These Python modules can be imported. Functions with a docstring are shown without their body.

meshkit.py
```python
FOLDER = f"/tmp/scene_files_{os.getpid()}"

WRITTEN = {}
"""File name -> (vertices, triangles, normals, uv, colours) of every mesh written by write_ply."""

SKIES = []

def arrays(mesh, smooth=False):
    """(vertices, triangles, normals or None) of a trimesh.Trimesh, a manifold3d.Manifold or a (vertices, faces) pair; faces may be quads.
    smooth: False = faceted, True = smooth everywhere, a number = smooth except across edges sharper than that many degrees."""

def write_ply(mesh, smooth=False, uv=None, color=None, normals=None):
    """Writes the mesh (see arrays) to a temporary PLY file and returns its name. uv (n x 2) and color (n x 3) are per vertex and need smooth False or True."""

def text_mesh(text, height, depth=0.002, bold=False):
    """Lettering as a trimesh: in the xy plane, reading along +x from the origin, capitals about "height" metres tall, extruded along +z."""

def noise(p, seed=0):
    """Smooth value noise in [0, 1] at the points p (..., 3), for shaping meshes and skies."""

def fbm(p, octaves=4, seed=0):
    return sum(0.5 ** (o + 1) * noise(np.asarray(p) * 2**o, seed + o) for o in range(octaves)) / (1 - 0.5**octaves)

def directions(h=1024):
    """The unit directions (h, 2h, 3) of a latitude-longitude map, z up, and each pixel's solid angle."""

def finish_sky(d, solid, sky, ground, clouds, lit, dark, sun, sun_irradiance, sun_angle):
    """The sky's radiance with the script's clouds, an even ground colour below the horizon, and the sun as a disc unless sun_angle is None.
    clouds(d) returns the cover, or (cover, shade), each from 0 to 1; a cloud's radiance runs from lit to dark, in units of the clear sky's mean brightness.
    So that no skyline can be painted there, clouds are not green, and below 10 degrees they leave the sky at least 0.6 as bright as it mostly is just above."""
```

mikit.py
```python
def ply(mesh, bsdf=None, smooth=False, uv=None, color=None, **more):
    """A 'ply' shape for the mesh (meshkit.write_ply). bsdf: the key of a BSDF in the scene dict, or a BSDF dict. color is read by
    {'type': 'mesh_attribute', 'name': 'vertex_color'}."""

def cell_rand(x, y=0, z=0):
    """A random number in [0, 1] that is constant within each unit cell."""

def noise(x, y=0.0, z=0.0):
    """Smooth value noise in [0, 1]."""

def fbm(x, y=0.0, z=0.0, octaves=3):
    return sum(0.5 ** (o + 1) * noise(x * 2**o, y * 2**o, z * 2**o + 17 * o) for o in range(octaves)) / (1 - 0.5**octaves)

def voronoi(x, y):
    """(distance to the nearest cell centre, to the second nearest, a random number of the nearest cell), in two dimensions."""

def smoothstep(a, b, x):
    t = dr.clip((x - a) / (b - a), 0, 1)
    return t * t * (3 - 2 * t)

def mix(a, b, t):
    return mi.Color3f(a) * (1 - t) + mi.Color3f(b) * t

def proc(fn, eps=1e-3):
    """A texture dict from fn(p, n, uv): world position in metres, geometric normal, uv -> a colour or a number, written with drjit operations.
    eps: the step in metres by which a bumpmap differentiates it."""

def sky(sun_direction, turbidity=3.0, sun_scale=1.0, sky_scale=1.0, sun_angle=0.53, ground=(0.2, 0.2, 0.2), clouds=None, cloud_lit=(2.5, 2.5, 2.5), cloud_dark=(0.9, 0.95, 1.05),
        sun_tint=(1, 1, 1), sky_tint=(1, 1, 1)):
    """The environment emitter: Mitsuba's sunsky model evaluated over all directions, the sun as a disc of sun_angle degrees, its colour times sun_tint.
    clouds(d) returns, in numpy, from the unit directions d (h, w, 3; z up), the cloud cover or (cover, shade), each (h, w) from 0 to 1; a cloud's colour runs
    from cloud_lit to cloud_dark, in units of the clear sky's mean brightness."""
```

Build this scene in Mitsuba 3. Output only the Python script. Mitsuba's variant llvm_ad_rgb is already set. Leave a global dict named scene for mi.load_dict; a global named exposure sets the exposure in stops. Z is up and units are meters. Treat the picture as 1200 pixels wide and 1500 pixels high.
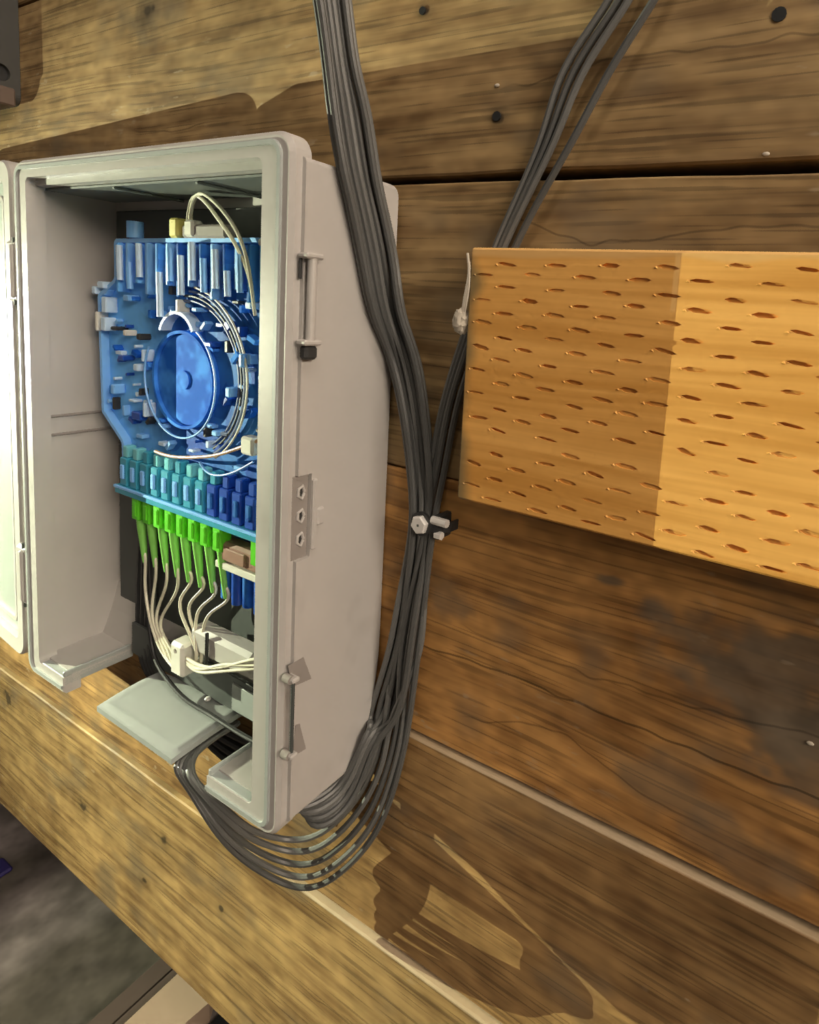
import math, random
import numpy as np, trimesh, mitsuba as mi, drjit as dr
import manifold3d as m3
import shapely.geometry as sg
from scipy.interpolate import CubicSpline
import mikit, meshkit
from mikit import noise, fbm, voronoi, smoothstep, mix, proc

random.seed(7); rng = np.random.default_rng(7)
scene, labels = {'type': 'scene'}, {}
T = mi.ScalarTransform4f
ZO = 1.0                      # the camera's height above the floor; z below is measured from the camera's height

# ------------------------------------------------------------------ camera
R = np.array([[0.8711948, 0.4860499, 0.0691023], [0.1197216, -0.0738309, -0.9900585], [-0.4761159, 0.8708068, -0.1225117]])           # world -> camera (right, down, forward)
F, PX, PY = 895.391, 761.719, 564.942
CAM = np.array([0.0, -0.4, 0.0])
M = np.eye(4); M[:3, 0], M[:3, 1], M[:3, 2] = -R[0], -R[1], R[2]; M[:3, 3] = CAM + [0, 0, ZO]
scene['camera'] = {'type': 'perspective', 'fov_axis': 'x', 'fov': 2 * math.degrees(math.atan(600 / F)),
                   'principal_point_offset_x': -(PX - 600) / 1200, 'principal_point_offset_y': -(PY - 750) / 1500,
                   'near_clip': 0.01, 'far_clip': 50.0, 'to_world': T(M.tolist())}

# ------------------------------------------------------------------ light
exposure = 0.0
scene['ambient'] = {'type': 'constant', 'radiance': {'type': 'rgb', 'value': [0.12, 0.105, 0.086]}}
# a strip lamp overhead, and an added unseen panel for the broad light from the right
def room_lamp(key, origin, target, half, rgb, label, cat):
    scene[key] = {'type': 'rectangle', 'to_world': T().look_at(origin=[origin[0], origin[1], origin[2] + ZO], target=[target[0], target[1], target[2] + ZO], up=[0, 0.01, 1]).scale([half[0], half[1], 1]),
                  'emitter': {'type': 'area', 'radiance': {'type': 'rgb', 'value': rgb}}}
    labels[key] = {'label': label, 'category': cat}
room_lamp('strip_lamp', (0.25, -0.50, 1.40), (-0.2, 0, -0.1), (0.40, 0.06), [34.0, 29.0, 23.5], 'long strip lamp of the room, high up to the right behind the camera', 'lamp')
room_lamp('right_light_panel', (2.1, -0.90, 0.92), (-0.3, 0, -0.1), (0.65, 0.36), [22.0, 18.4, 14.8], 'unseen light panel far to the right behind the camera', 'light_panel')
# hand lamp lying out to the left of the box
LAMP = np.array([-1.53, -0.428, -0.133])
scene['hand_lamp_beam'] = {'type': 'spot', 'to_world': T().look_at(origin=(LAMP + [0, 0, ZO]).tolist(), target=[-0.45, -0.06, ZO - 0.36], up=[0, 0, 1]),
                           'intensity': {'type': 'rgb', 'value': [11.9, 12.4, 8.6]}, 'beam_width': 14, 'cutoff_angle': 48}

# ------------------------------------------------------------------ helpers
def add(key, mesh, bsdf, smooth=30, parent=None, kind=None, label=None, category=None, group=None):
    key = (parent + '__' + key) if parent else key
    base, n = key, 0
    while key in scene:
        n += 1; key = f'{base}_{n:03d}'
    if hasattr(mesh, 'to_mesh'):
        mm = mesh.to_mesh(); mesh = trimesh.Trimesh(mm.vert_properties[:, :3], mm.tri_verts, process=False)
    mesh = mesh.copy(); mesh.apply_translation([0, 0, ZO])
    scene[key] = mikit.ply(mesh, bsdf, smooth=smooth)
    L = {k: v for k, v in (('label', label), ('category', category), ('group', group), ('kind', kind)) if v}
    if L: labels[key] = L
    return key

def thing(name, label, category, group=None):
    key, n = name, 0
    while key in labels:
        n += 1; key = f'{name}_{n:03d}'
    labels[key] = {'label': label, 'category': category}
    if group: labels[key]['group'] = group
    return key

def cat(ms): return trimesh.util.concatenate(ms)

def bx(x0, x1, y0, y1, z0, z1, c=0.0008):
    """A box with chamfered edges."""
    c = min(c, 0.45 * min(x1 - x0, y1 - y0, z1 - z0))
    pts = []
    for sx in (0, 1):
        for sy in (0, 1):
            for sz in (0, 1):
                X, Y, Z = (x0, x1)[sx], (y0, y1)[sy], (z0, z1)[sz]
                dx, dy, dz = (c, -c)[sx], (c, -c)[sy], (c, -c)[sz]
                pts += [(X, Y + dy, Z + dz), (X + dx, Y, Z + dz), (X + dx, Y + dy, Z)]
    return trimesh.convex.convex_hull(np.array(pts))

def M3(t): return m3.Manifold(m3.Mesh(np.asarray(t.vertices, np.float32), np.asarray(t.faces, np.uint32)))

def rrect(x0, x1, z0, z1, r, n=6):
    r = min(r, 0.499 * min(x1 - x0, z1 - z0))
    out = []
    for cx, cz, a in ((x1 - r, z1 - r, 0), (x0 + r, z1 - r, 90), (x0 + r, z0 + r, 180), (x1 - r, z0 + r, 270)):
        for t in np.linspace(a, a + 90, n + 1): out.append((cx + r * math.cos(math.radians(t)), cz + r * math.sin(math.radians(t))))
    return np.array(out)

def ext_y(poly, y0, y1):
    """A polygon in x-z, extruded from y0 to y1 (manifold)."""
    c = m3.CrossSection([np.asarray(poly, float)], m3.FillRule.NonZero)
    if c.area() < 1e-12: c = m3.CrossSection([np.asarray(poly, float)[::-1]], m3.FillRule.NonZero)
    return c.extrude(y1 - y0).rotate([90, 0, 0]).translate([0, y1, 0])

def ext_x(poly, x0, x1):
    """A polygon in y-z, extruded from x0 to x1 (manifold)."""
    c = m3.CrossSection([np.asarray(poly, float)], m3.FillRule.EvenOdd)
    return c.extrude(x1 - x0).rotate([90, 0, 90]).translate([x0, 0, 0])

def ext_z(poly, z0, z1):
    return m3.CrossSection([np.asarray(poly, float)], m3.FillRule.EvenOdd).extrude(z1 - z0).translate([0, 0, z0])

def bev_y(poly, y0, y1, b=0.0015):
    """A prism along y whose front (y0) edge is chamfered by b."""
    c = m3.CrossSection([np.asarray(poly, float)], m3.FillRule.EvenOdd)
    s = c.offset(-b, m3.JoinType.Round)
    def up(cs, h, y): return cs.extrude(h).rotate([90, 0, 0]).translate([0, y, 0])
    return m3.Manifold.batch_hull([up(c, y1 - y0 - b, y1), up(s, 1e-5, y0 + 1e-5)])

def frames(P):
    t = np.gradient(P, axis=0); t /= np.linalg.norm(t, axis=1)[:, None]
    u = np.cross(t[0], [0.0, 1, 0.05]); u /= np.linalg.norm(u); U = [u]
    for k in range(1, len(P)):
        u = U[-1] - t[k] * (U[-1] @ t[k]); U.append(u / np.linalg.norm(u))
    U = np.array(U); return t, U, np.cross(t, U)

def curve(pts, step=0.004):
    P = np.asarray(pts, float); s = np.r_[0, np.cumsum(np.linalg.norm(np.diff(P, axis=0), axis=1) ** 0.6)]
    c = CubicSpline(s, P); q = c(np.linspace(0, s[-1], 400))
    l = np.r_[0, np.cumsum(np.linalg.norm(np.diff(q, axis=0), axis=1))]
    n = max(6, int(l[-1] / step)); w = np.linspace(0, l[-1], n)
    return np.stack([np.interp(w, l, q[:, k]) for k in range(3)], 1)

def tube(pts, r, sides=8, step=0.004, flat=1.0, raw=False, twist=0.0):
    P = np.asarray(pts, float) if raw else curve(pts, step)
    t, U, V = frames(P); n = len(P)
    r = np.full(n, r) if np.isscalar(r) else np.interp(np.linspace(0, 1, n), np.linspace(0, 1, len(r)), r)
    a = np.linspace(0, 2 * math.pi, sides, endpoint=False)
    v = [P[k] + r[k] * (np.cos(a)[:, None] * U[k] + flat * np.sin(a)[:, None] * V[k]) for k in range(n)]
    v = np.vstack(v + [P[:1], P[-1:]]); f = []
    for k in range(n - 1):
        for j in range(sides):
            a0, a1 = k * sides + j, k * sides + (j + 1) % sides
            f += [(a0, a1, a1 + sides), (a0, a1 + sides, a0 + sides)]
    A, B = len(v) - 2, len(v) - 1
    for j in range(sides):
        f += [(A, (j + 1) % sides, j), (B, (n - 1) * sides + j, (n - 1) * sides + (j + 1) % sides)]
    return trimesh.Trimesh(v, np.array(f), process=False)

def cyl(p, q, r, sides=20): return tube([p, (np.array(p) + q) / 2, q], r, sides, raw=True)

# ------------------------------------------------------------------ materials
def plastic(key, rgb, rough=0.4, spec=0.5, **more):
    scene[key] = {'type': 'twosided', 'bsdf': {'type': 'principled', 'base_color': {'type': 'rgb', 'value': list(rgb)} if not isinstance(rgb, dict) else rgb, 'roughness': rough, 'specular': spec, **more}}
    return key

JOINTS = [0.3375, 0.0970, -0.1403, -0.3750, -0.5930, -0.8290]
def wood_fn(p, n, uv):
    X, Y, Z = p.x, p.y, p.z - ZO
    pid = mi.Float(0)
    for k, j in enumerate(JOINTS): pid = dr.select(Z < j, mi.Float(k + 1), pid)
    sd = pid * 7.31
    w = fbm(X * 2.2 + sd, Z * 7, 1.0) - 0.5
    w2 = noise(X * 9 + sd, Z * 22, 4.0) - 0.5
    h = Z + 0.075 * w + 0.010 * w2
    # growth rings drawn out along the plank, fine streaks and saw marks over them
    ring = dr.abs(dr.sin(h * 130 + 5 * noise(X * 1.3, Z * 6, sd)))
    streak = fbm(X * 9 + sd, (Z + 0.03 * w) * 210, 2.0); mott = fbm(X * 34 + sd, Z * 62, 3.0); big = fbm(X * 9, Z * 18, sd)
    tone = 0.12 * ring + 0.27 * streak + 0.33 * mott + 0.28 * big
    light = mi.Color3f(0.345, 0.224, 0.092); dark = mi.Color3f(0.128, 0.070, 0.025)
    c = mix(dark, light, smoothstep(0.22, 0.78, tone))
    fine = noise(X * 16 + sd, (Z + 0.02 * w) * 620, 12.0); rough = noise(X * 90, Z * 130, sd + 3)
    c = c * (1 - 0.34 * smoothstep(0.62, 0.85, fine)) * (0.95 + 0.34 * rough)
    warm = smoothstep(2.5, 3.0, pid) * (1 - smoothstep(3.5, 4.0, pid))
    c = mix(c, c * mi.Color3f(1.30, 1.02, 0.75), warm * 0.9)
    low = smoothstep(3.5, 4.0, pid) * (1 - smoothstep(4.5, 5.0, pid))
    c = mix(c, c * mi.Color3f(0.90, 0.83, 0.78), low)
    top = 1 - smoothstep(2.5, 3.0, pid)
    c = mix(c, c * mi.Color3f(0.93, 0.97, 1.08), top)
    # blotches, weathering
    b = fbm(X * 5 + 3.1, Z * 9, 9.0)
    c = c * (0.70 + 0.62 * b)
    g = smoothstep(0.52, 0.75, fbm(X * 14, Z * 20, 5.5)) * 0.55
    c = mix(c, mi.Color3f(0.135, 0.105, 0.070), g)
    # the old grey stain by the right edge and two small ones
    for sx, sz, rx, rz, s in ((-0.030, -0.222, 0.062, 0.046, 0.95), (0.02, -0.262, 0.045, 0.03, 0.8), (-0.275, -0.245, 0.03, 0.02, 0.6), (-0.70, 0.285, 0.05, 0.03, 0.6),
                              (-0.134, -0.186, 0.012, 0.005, 0.9), (-0.03, -0.34, 0.05, 0.02, 0.5)):
        d = dr.sqrt(dr.square((X - sx) / rx) + dr.square((Z - sz) / rz)) + 2.4 * (fbm(X * 38, Z * 45, 3.3) - 0.5)
        c = mix(c, mi.Color3f(0.115, 0.090, 0.062) * (0.45 + 1.1 * fbm(X * 60, Z * 75, 6.1)), (1 - smoothstep(0.45, 1.2, d)) * s * 0.85)
    for z0 in (-0.3757, -0.5940): c = mix(c, mi.Color3f(0.42, 0.33, 0.22), smoothstep(z0 - 0.0030, z0 - 0.0014, Z) * (1 - smoothstep(z0 + 0.004, z0 + 0.005, Z)) * (0.55 + 0.45 * noise(X * 30, z0 * 50)) * smoothstep(-0.46, -0.42, X))  # pale worn plank tops, with the light they catch painted in
    # knots
    for kx, kz, kr in ((-0.2545, 0.1409, 0.006), (-0.6985, 0.286, 0.012), (-0.6578, -0.6623, 0.008), (-0.8452, -0.7084, 0.009), (-1.056, -0.634, 0.014), (-0.329, 0.2264, 0.005), (-0.7, -0.74, 0.006), (-0.55, -0.69, 0.006)):
        d = dr.sqrt(dr.square(X - kx) + dr.square((Z - kz) * 1.3)) / kr + 1.1 * (noise(X * 160, Z * 160, 1.7) - 0.5)
        c = mix(c, mi.Color3f(0.045, 0.030, 0.018), (1 - smoothstep(0.45, 1.15, d)) * 0.85)
        c = mix(c, c * 0.72, (1 - smoothstep(1.1, 2.6, d)) * 0.8)
    # a drying crack along the third plank, thin crooked seams on the others
    zc = -0.2895 + 0.006 * (noise(X * 9, 2.0) - 0.5) + 0.003 * (noise(X * 60, 5.0) - 0.5)
    c = mix(c, c * 0.42, (1 - smoothstep(0.0004, 0.0013, dr.abs(Z - zc))) * smoothstep(-0.34, -0.29, X))
    for z0, a, ph in ((-0.2555, 0.020, 1.0), (-0.325, 0.030, 6.0), (0.055, 0.05, 3.0), (-0.462, 0.014, 8.0), (-0.70, 0.02, 4.4), (0.165, 0.012, 2.2)):
        zz = z0 + a * (noise(X * 12, ph) - 0.5) + 0.004 * (noise(X * 70, ph) - 0.5)
        c = mix(c, c * 0.62, (1 - smoothstep(0.0003, 0.0012, dr.abs(Z - zz))) * smoothstep(0.45, 0.6, noise(X * 6, ph + 20)))
    # pale scuffs
    sc = smoothstep(0.66, 0.80, fbm(X * 60, Z * 160, 7.7)) * smoothstep(0.45, 0.75, noise(X * 6, Z * 6, 11.0))
    c = mix(c, mi.Color3f(0.40, 0.32, 0.22), sc * 0.5)
    return dr.maximum(c, 0.005)
def wood_h(p, n, uv):
    Z = p.z - ZO
    return 0.0006 * fbm(p.x * 18, Z * 190, 2.0) + 0.0011 * fbm(p.x * 30, Z * 60, 8.0, octaves=2)
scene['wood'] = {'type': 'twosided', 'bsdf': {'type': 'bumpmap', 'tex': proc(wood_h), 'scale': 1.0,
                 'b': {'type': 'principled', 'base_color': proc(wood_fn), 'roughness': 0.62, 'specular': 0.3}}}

def board_fn(p, n, uv):
    X, Z = p.x, p.z - ZO
    w = fbm(X * 2.5, Z * 10, 30.0) - 0.5
    s = fbm(X * 7, (Z + 0.03 * w) * 240, 31.0); big = fbm(X * 5, Z * 34, 33.0)
    c = mix(mi.Color3f(0.54, 0.255, 0.052), mi.Color3f(0.76, 0.41, 0.112), smoothstep(0.2, 0.8, 0.5 * s + 0.5 * big))
    e = 1 - smoothstep(-0.246, -0.232, X + 0.012 * (noise(Z * 60, 3.0) - 0.5))
    c = mix(c, mi.Color3f(0.17, 0.13, 0.06), e * 0.9)
    st = (1 - smoothstep(0.0010, 0.0022, dr.abs(X + 0.0985 + 0.0006 * noise(Z * 200, 2.0)))) * smoothstep(0.004, 0.007, Z)
    c = mix(c, mi.Color3f(0.80, 0.50, 0.19), st * 0.6)   # a stripe of light past the box edge, painted pale
    t = smoothstep(0.034, 0.038, Z + 0.004 * (noise(X * 30, 6.0) - 0.5))
    return mix(c, mi.Color3f(0.66, 0.40, 0.15), t * 0.8)
scene['board_wood'] = {'type': 'twosided', 'bsdf': {'type': 'principled', 'base_color': proc(board_fn), 'roughness': 0.5, 'specular': 0.35}}

def concrete_fn(p, n, uv):
    b = fbm(p.x * 7, p.y * 7, 2.0 + p.z * 7, octaves=4); s = fbm(p.x * 45, p.y * 45, p.z * 45)
    c = mix(mi.Color3f(0.080, 0.070, 0.058), mi.Color3f(0.27, 0.235, 0.225), smoothstep(0.3, 0.72, b))
    return c * (0.6 + 0.8 * s)
scene['concrete'] = {'type': 'twosided', 'bsdf': {'type': 'principled', 'base_color': proc(concrete_fn), 'roughness': 0.9, 'specular': 0.2}}

def grey_fn(p, n, uv):
    s = noise(p.x * 25, p.y * 25, p.z * 25)
    d = smoothstep(0.62, 0.85, fbm(p.x * 30, p.y * 30, p.z * 18))
    return mix(mi.Color3f(0.410, 0.394, 0.374) * (0.95 + 0.08 * s), mi.Color3f(0.27, 0.255, 0.235), d * 0.35)
plastic('grey_plastic', proc(grey_fn), 0.38, 0.45)
plastic('patch_grey', (0.235, 0.215, 0.20), 0.7, 0.3)
plastic('door_white', (0.30, 0.33, 0.305), 0.35, 0.5)
plastic('flap_grey', (0.30, 0.325, 0.315), 0.4, 0.45)
plastic('dark_plastic', (0.030, 0.031, 0.031), 0.5, 0.4)
plastic('plate_grey', (0.055, 0.062, 0.060), 0.5, 0.4)
plastic('cable_jacket', (0.075, 0.077, 0.075), 0.42, 0.5)
plastic('cable_jacket_light', (0.112, 0.114, 0.110), 0.42, 0.5)
plastic('black_jacket', (0.017, 0.018, 0.019), 0.4, 0.5)
plastic('white_cord', (0.66, 0.64, 0.50), 0.35, 0.5)
plastic('yellow_plastic', (0.62, 0.56, 0.16), 0.4, 0.5)
plastic('cream_plastic', (0.66, 0.66, 0.58), 0.3, 0.5)
plastic('green_plastic', (0.105, 0.55, 0.022), 0.35, 0.5)
plastic('green_boot', (0.20, 0.52, 0.10), 0.4, 0.5)
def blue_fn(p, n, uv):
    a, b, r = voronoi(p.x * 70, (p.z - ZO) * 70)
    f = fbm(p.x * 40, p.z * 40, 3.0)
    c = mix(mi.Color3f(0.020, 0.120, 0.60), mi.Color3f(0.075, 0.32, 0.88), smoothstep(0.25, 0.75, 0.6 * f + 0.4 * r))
    c = mix(mi.Color3f(0.17, 0.50, 1.0) * dr.minimum(0.55 + 0.8 * f + 0.3 * r, 1.0), c * 0.55, smoothstep(-0.640, -0.545, p.x + 0.05 * (noise(p.x * 30, p.z * 30, 4.0) - 0.5)))   # left paler, right deeper: light from the right and rim shade painted in
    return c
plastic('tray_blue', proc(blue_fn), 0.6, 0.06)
plastic('light_blue', (0.20, 0.47, 0.88), 0.32, 0.5)
plastic('mid_blue', proc(lambda p, n, uv: mix(mi.Color3f(0.016, 0.11, 0.52), mi.Color3f(0.060, 0.27, 0.80), smoothstep(0.3, 0.7, fbm(p.x * 55, p.z * 55, 9.0)))), 0.7, 0.03)
plastic('deep_blue', (0.012, 0.065, 0.36), 0.3, 0.5)
plastic('teal_plastic', (0.04, 0.29, 0.42), 0.3, 0.5)
plastic('pale_teal', (0.16, 0.52, 0.58), 0.25, 0.5)
plastic('clear_white', (0.55, 0.74, 0.92), 0.25, 0.6, clearcoat=0.4)
plastic('orange_cord', (0.50, 0.30, 0.16), 0.4, 0.5)
plastic('copper_brown', (0.26, 0.145, 0.105), 0.45, 0.5)
plastic('grey_fibre', (0.10, 0.14, 0.26), 0.35, 0.5)
plastic('web', (0.50, 0.45, 0.37), 0.9, 0.1)
plastic('timber_dark', (0.085, 0.062, 0.052), 0.8, 0.2)
plastic('card_brown', (0.36, 0.265, 0.19), 0.85, 0.2)
plastic('lug_brown', (0.13, 0.095, 0.075), 0.6, 0.3)
plastic('conduit_grey', (0.050, 0.050, 0.046), 0.55, 0.4)
plastic('blue_scrap', (0.022, 0.016, 0.10), 0.5, 0.4)
scene['steel'] = {'type': 'twosided', 'bsdf': {'type': 'roughconductor', 'material': 'Al', 'alpha': 0.28}}
scene['bolt_white'] = {'type': 'twosided', 'bsdf': {'type': 'principled', 'base_color': {'type': 'rgb', 'value': [0.72, 0.71, 0.68]}, 'roughness': 0.35, 'metallic': 0.3}}

# ------------------------------------------------------------------ the setting
add('floor', bx(-3.2, 2.2, -2.6, 0.5, -1.06, -1.0, 0.004), 'concrete', kind='structure')
add('wall_base', bx(-3.2, 2.2, 0.26, 0.5, -1.0, -0.80, 0.004), 'concrete', kind='structure')
WALL = add('wall_back', bx(-2.4, 1.4, 0.045, 0.075, -0.83, 0.62, 0.002), 'timber_dark', kind='structure')

def plank(z0, z1, yf, seed, x0=-2.3, x1=1.3, sl0=0.0, sl1=0.0, ch=0.0016):
    """A sawn plank: the edges wander a little and are eased."""
    xs = np.linspace(x0, x1, 90); v = []
    for k, x in enumerate(xs):
        a = z0 + sl0 * (x + 0.2) + 0.0022 * (meshkit.noise(np.array([x * 5, seed, 1.0])) - 0.5) + 0.0012 * (meshkit.noise(np.array([x * 30, seed, 4.0])) - 0.5)
        b = z1 + sl1 * (x + 0.2) + 0.0022 * (meshkit.noise(np.array([x * 5, seed, 2.0])) - 0.5) + 0.0012 * (meshkit.noise(np.array([x * 30, seed, 5.0])) - 0.5)
        y = yf + 0.0015 * (meshkit.noise(np.array([x * 3, seed, 3.0])) - 0.5)
        v += [(x, y, a + ch), (x, y, b - ch), (x, y + ch, b), (x, yf + 0.038, b), (x, yf + 0.038, a), (x, y + ch, a)]
    f = []
    for k in range(len(xs) - 1):
        for j in range(6):
            p, q = k * 6 + j, k * 6 + (j + 1) % 6
            f += [(p, q, q + 6), (p, q + 6, p + 6)]
    n = len(v)
    f += [(0, j + 1, j) for j in range(1, 5)] + [(n - 6, n - 6 + j, n - 6 + j + 1) for j in range(1, 5)]
    t = trimesh.Trimesh(np.array(v), np.array(f), process=False); t.fix_normals(); return t
for z0, z1, yf, sd, s0, s1 in ((0.3405, 0.600, 0.002, 1, 0, 0), (0.1000, 0.3365, 0.001, 2, -0.008, 0), (-0.1395, 0.0935, 0.001, 3, 0, -0.012), (-0.3730, -0.1412, 0.0, 4, 0, 0),
                               (-0.5920, -0.3757, -0.0032, 5, 0, 0), (-0.8290, -0.5940, -0.0080, 6, 0, 0)):
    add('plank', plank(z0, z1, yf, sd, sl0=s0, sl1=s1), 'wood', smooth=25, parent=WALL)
# nail heads and nail holes in the planks
for x, z, yf, r in ((-0.0640, 0.1815, 0.001, 0.0042), (-0.2545, 0.1409, 0.001, 0.0035), (-0.329, 0.2264, 0.001, 0.003)):
    add('nail', cyl((x, yf - 0.0008, z), (x, yf + 0.01, z), r, 12), 'black_jacket', parent=WALL)
for x, z, yf in ((-0.0625, 0.1028, 0.001), (-0.256, 0.163, 0.001), (0.003, -0.2528, 0.0)):
    s = trimesh.creation.icosphere(2, 0.0016); s.apply_scale([1.4, 0.5, 0.8]); s.apply_translation([x, yf, z])
    add('paint_speck', s, 'web', parent=WALL)

# ------------------------------------------------------------------ the distribution box
BOX = thing('distribution_box', 'open grey plastic cable distribution box fixed to the plank wall', 'distribution box')
XL, XR, ZT, ZB, YF = -0.742, -0.346, 0.110, -0.422, -0.106
side = [(-0.0975, ZB), (-0.0975, 0.0935), (-0.012, 0.0935)] + [(-0.012 + 0.010 * math.sin(a), 0.0835 + 0.010 * math.cos(a)) for a in np.linspace(0.2, math.pi / 2, 5)] + \
       [(-0.0015, -0.285), (-0.0022, -0.315), (-0.0055, -0.345), (-0.0115, -0.370), (-0.0200, -0.390), (-0.0300, -0.4005), (-0.034, ZB)]
outer = ext_x(side, -0.729, -0.3425) ^ ext_y(rrect(-0.729, -0.3425, -0.4085, 0.0935, 0.004), -0.12, 0.02)
cav = ext_x([(-0.12, -0.4020), (-0.12, 0.0870), (-0.0200, 0.0870), (-0.0180, -0.33), (-0.030, -0.375), (-0.040, -0.4020)], -0.7225, -0.3490)
hole = ext_z([(-0.667, -0.12), (-0.433, -0.12), (-0.433, -0.034), (-0.667, -0.034)], -0.5, -0.36)
hasp_pocket = M3(bx(-0.3470, -0.30, -0.1000, -0.0850, -0.1955, -0.1305, 0.0005))
add('body', outer - cav - hole - hasp_pocket, 'grey_plastic', smooth=False, parent=BOX)
rim_o, rim_i = rrect(XL, XR, ZB, ZT, 0.017, 10), rrect(-0.7155, -0.3765, -0.4040, 0.0930, 0.006, 6)
rim = bev_y(rim_o, YF, -0.0895, 0.0032) - ext_y(rim_i, -0.2, 0.1)
rim = rim - M3(bx(-0.667, -0.433, -0.2, 0.0, -0.5, -0.39, 0.0001))
g_o, g_i = rrect(XL + 0.0075, XR - 0.0095, ZB + 0.006, ZT - 0.0055, 0.012, 8), rrect(XL + 0.0115, XR - 0.0135, ZB + 0.010, ZT - 0.0095, 0.008, 8)
add('rim', rim, 'grey_plastic', smooth=False, parent=BOX)
bead = bev_y(g_o, YF - 0.0018, YF + 0.001, 0.0008) - ext_y(g_i, -0.2, 0.1) - M3(bx(-0.667, -0.433, -0.2, 0.0, -0.5, -0.39, 0.0001))
add('gasket_bead', bead, 'flap_grey', smooth=False, parent=BOX)
# inner ceiling ribs, rails on the left inner wall
for x in (-0.60, -0.48): add('ceiling_rib', bx(x, x + 0.004, -0.088, -0.0225, 0.0820, 0.0846), 'ceiling_shade_grey', parent=BOX)
for z in (-0.1428, -0.1625): add('inner_rail', bx(-0.7235, -0.7195, -0.096, -0.020, z - 0.0012, z + 0.0012, 0.0005), 'patch_grey', parent=BOX)
add('mounting_plate', bx(-0.712, -0.356, -0.026, -0.0215, -0.372, 0.075), 'plate_grey', parent=BOX)
add('dark_back_strip', bx(-0.655, -0.356, -0.0446, -0.0412, -0.4015, -0.3660, 0.0005), 'plate_grey', parent=BOX)  # added strip that darkens the lower back inside the box
plastic('ceiling_shade_grey', (0.12, 0.135, 0.128), 0.55, 0.35)  # dark grey standing for shade under the box top
add('ceiling_shade_panel', bx(-0.7190, -0.3520, -0.0880, -0.0225, 0.0845, 0.0866, 0.0004), 'ceiling_shade_grey', parent=BOX, label='added dark panel standing for the shade under the top of the box')  # added panel, keeps the inside top dark in place of shade
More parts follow.
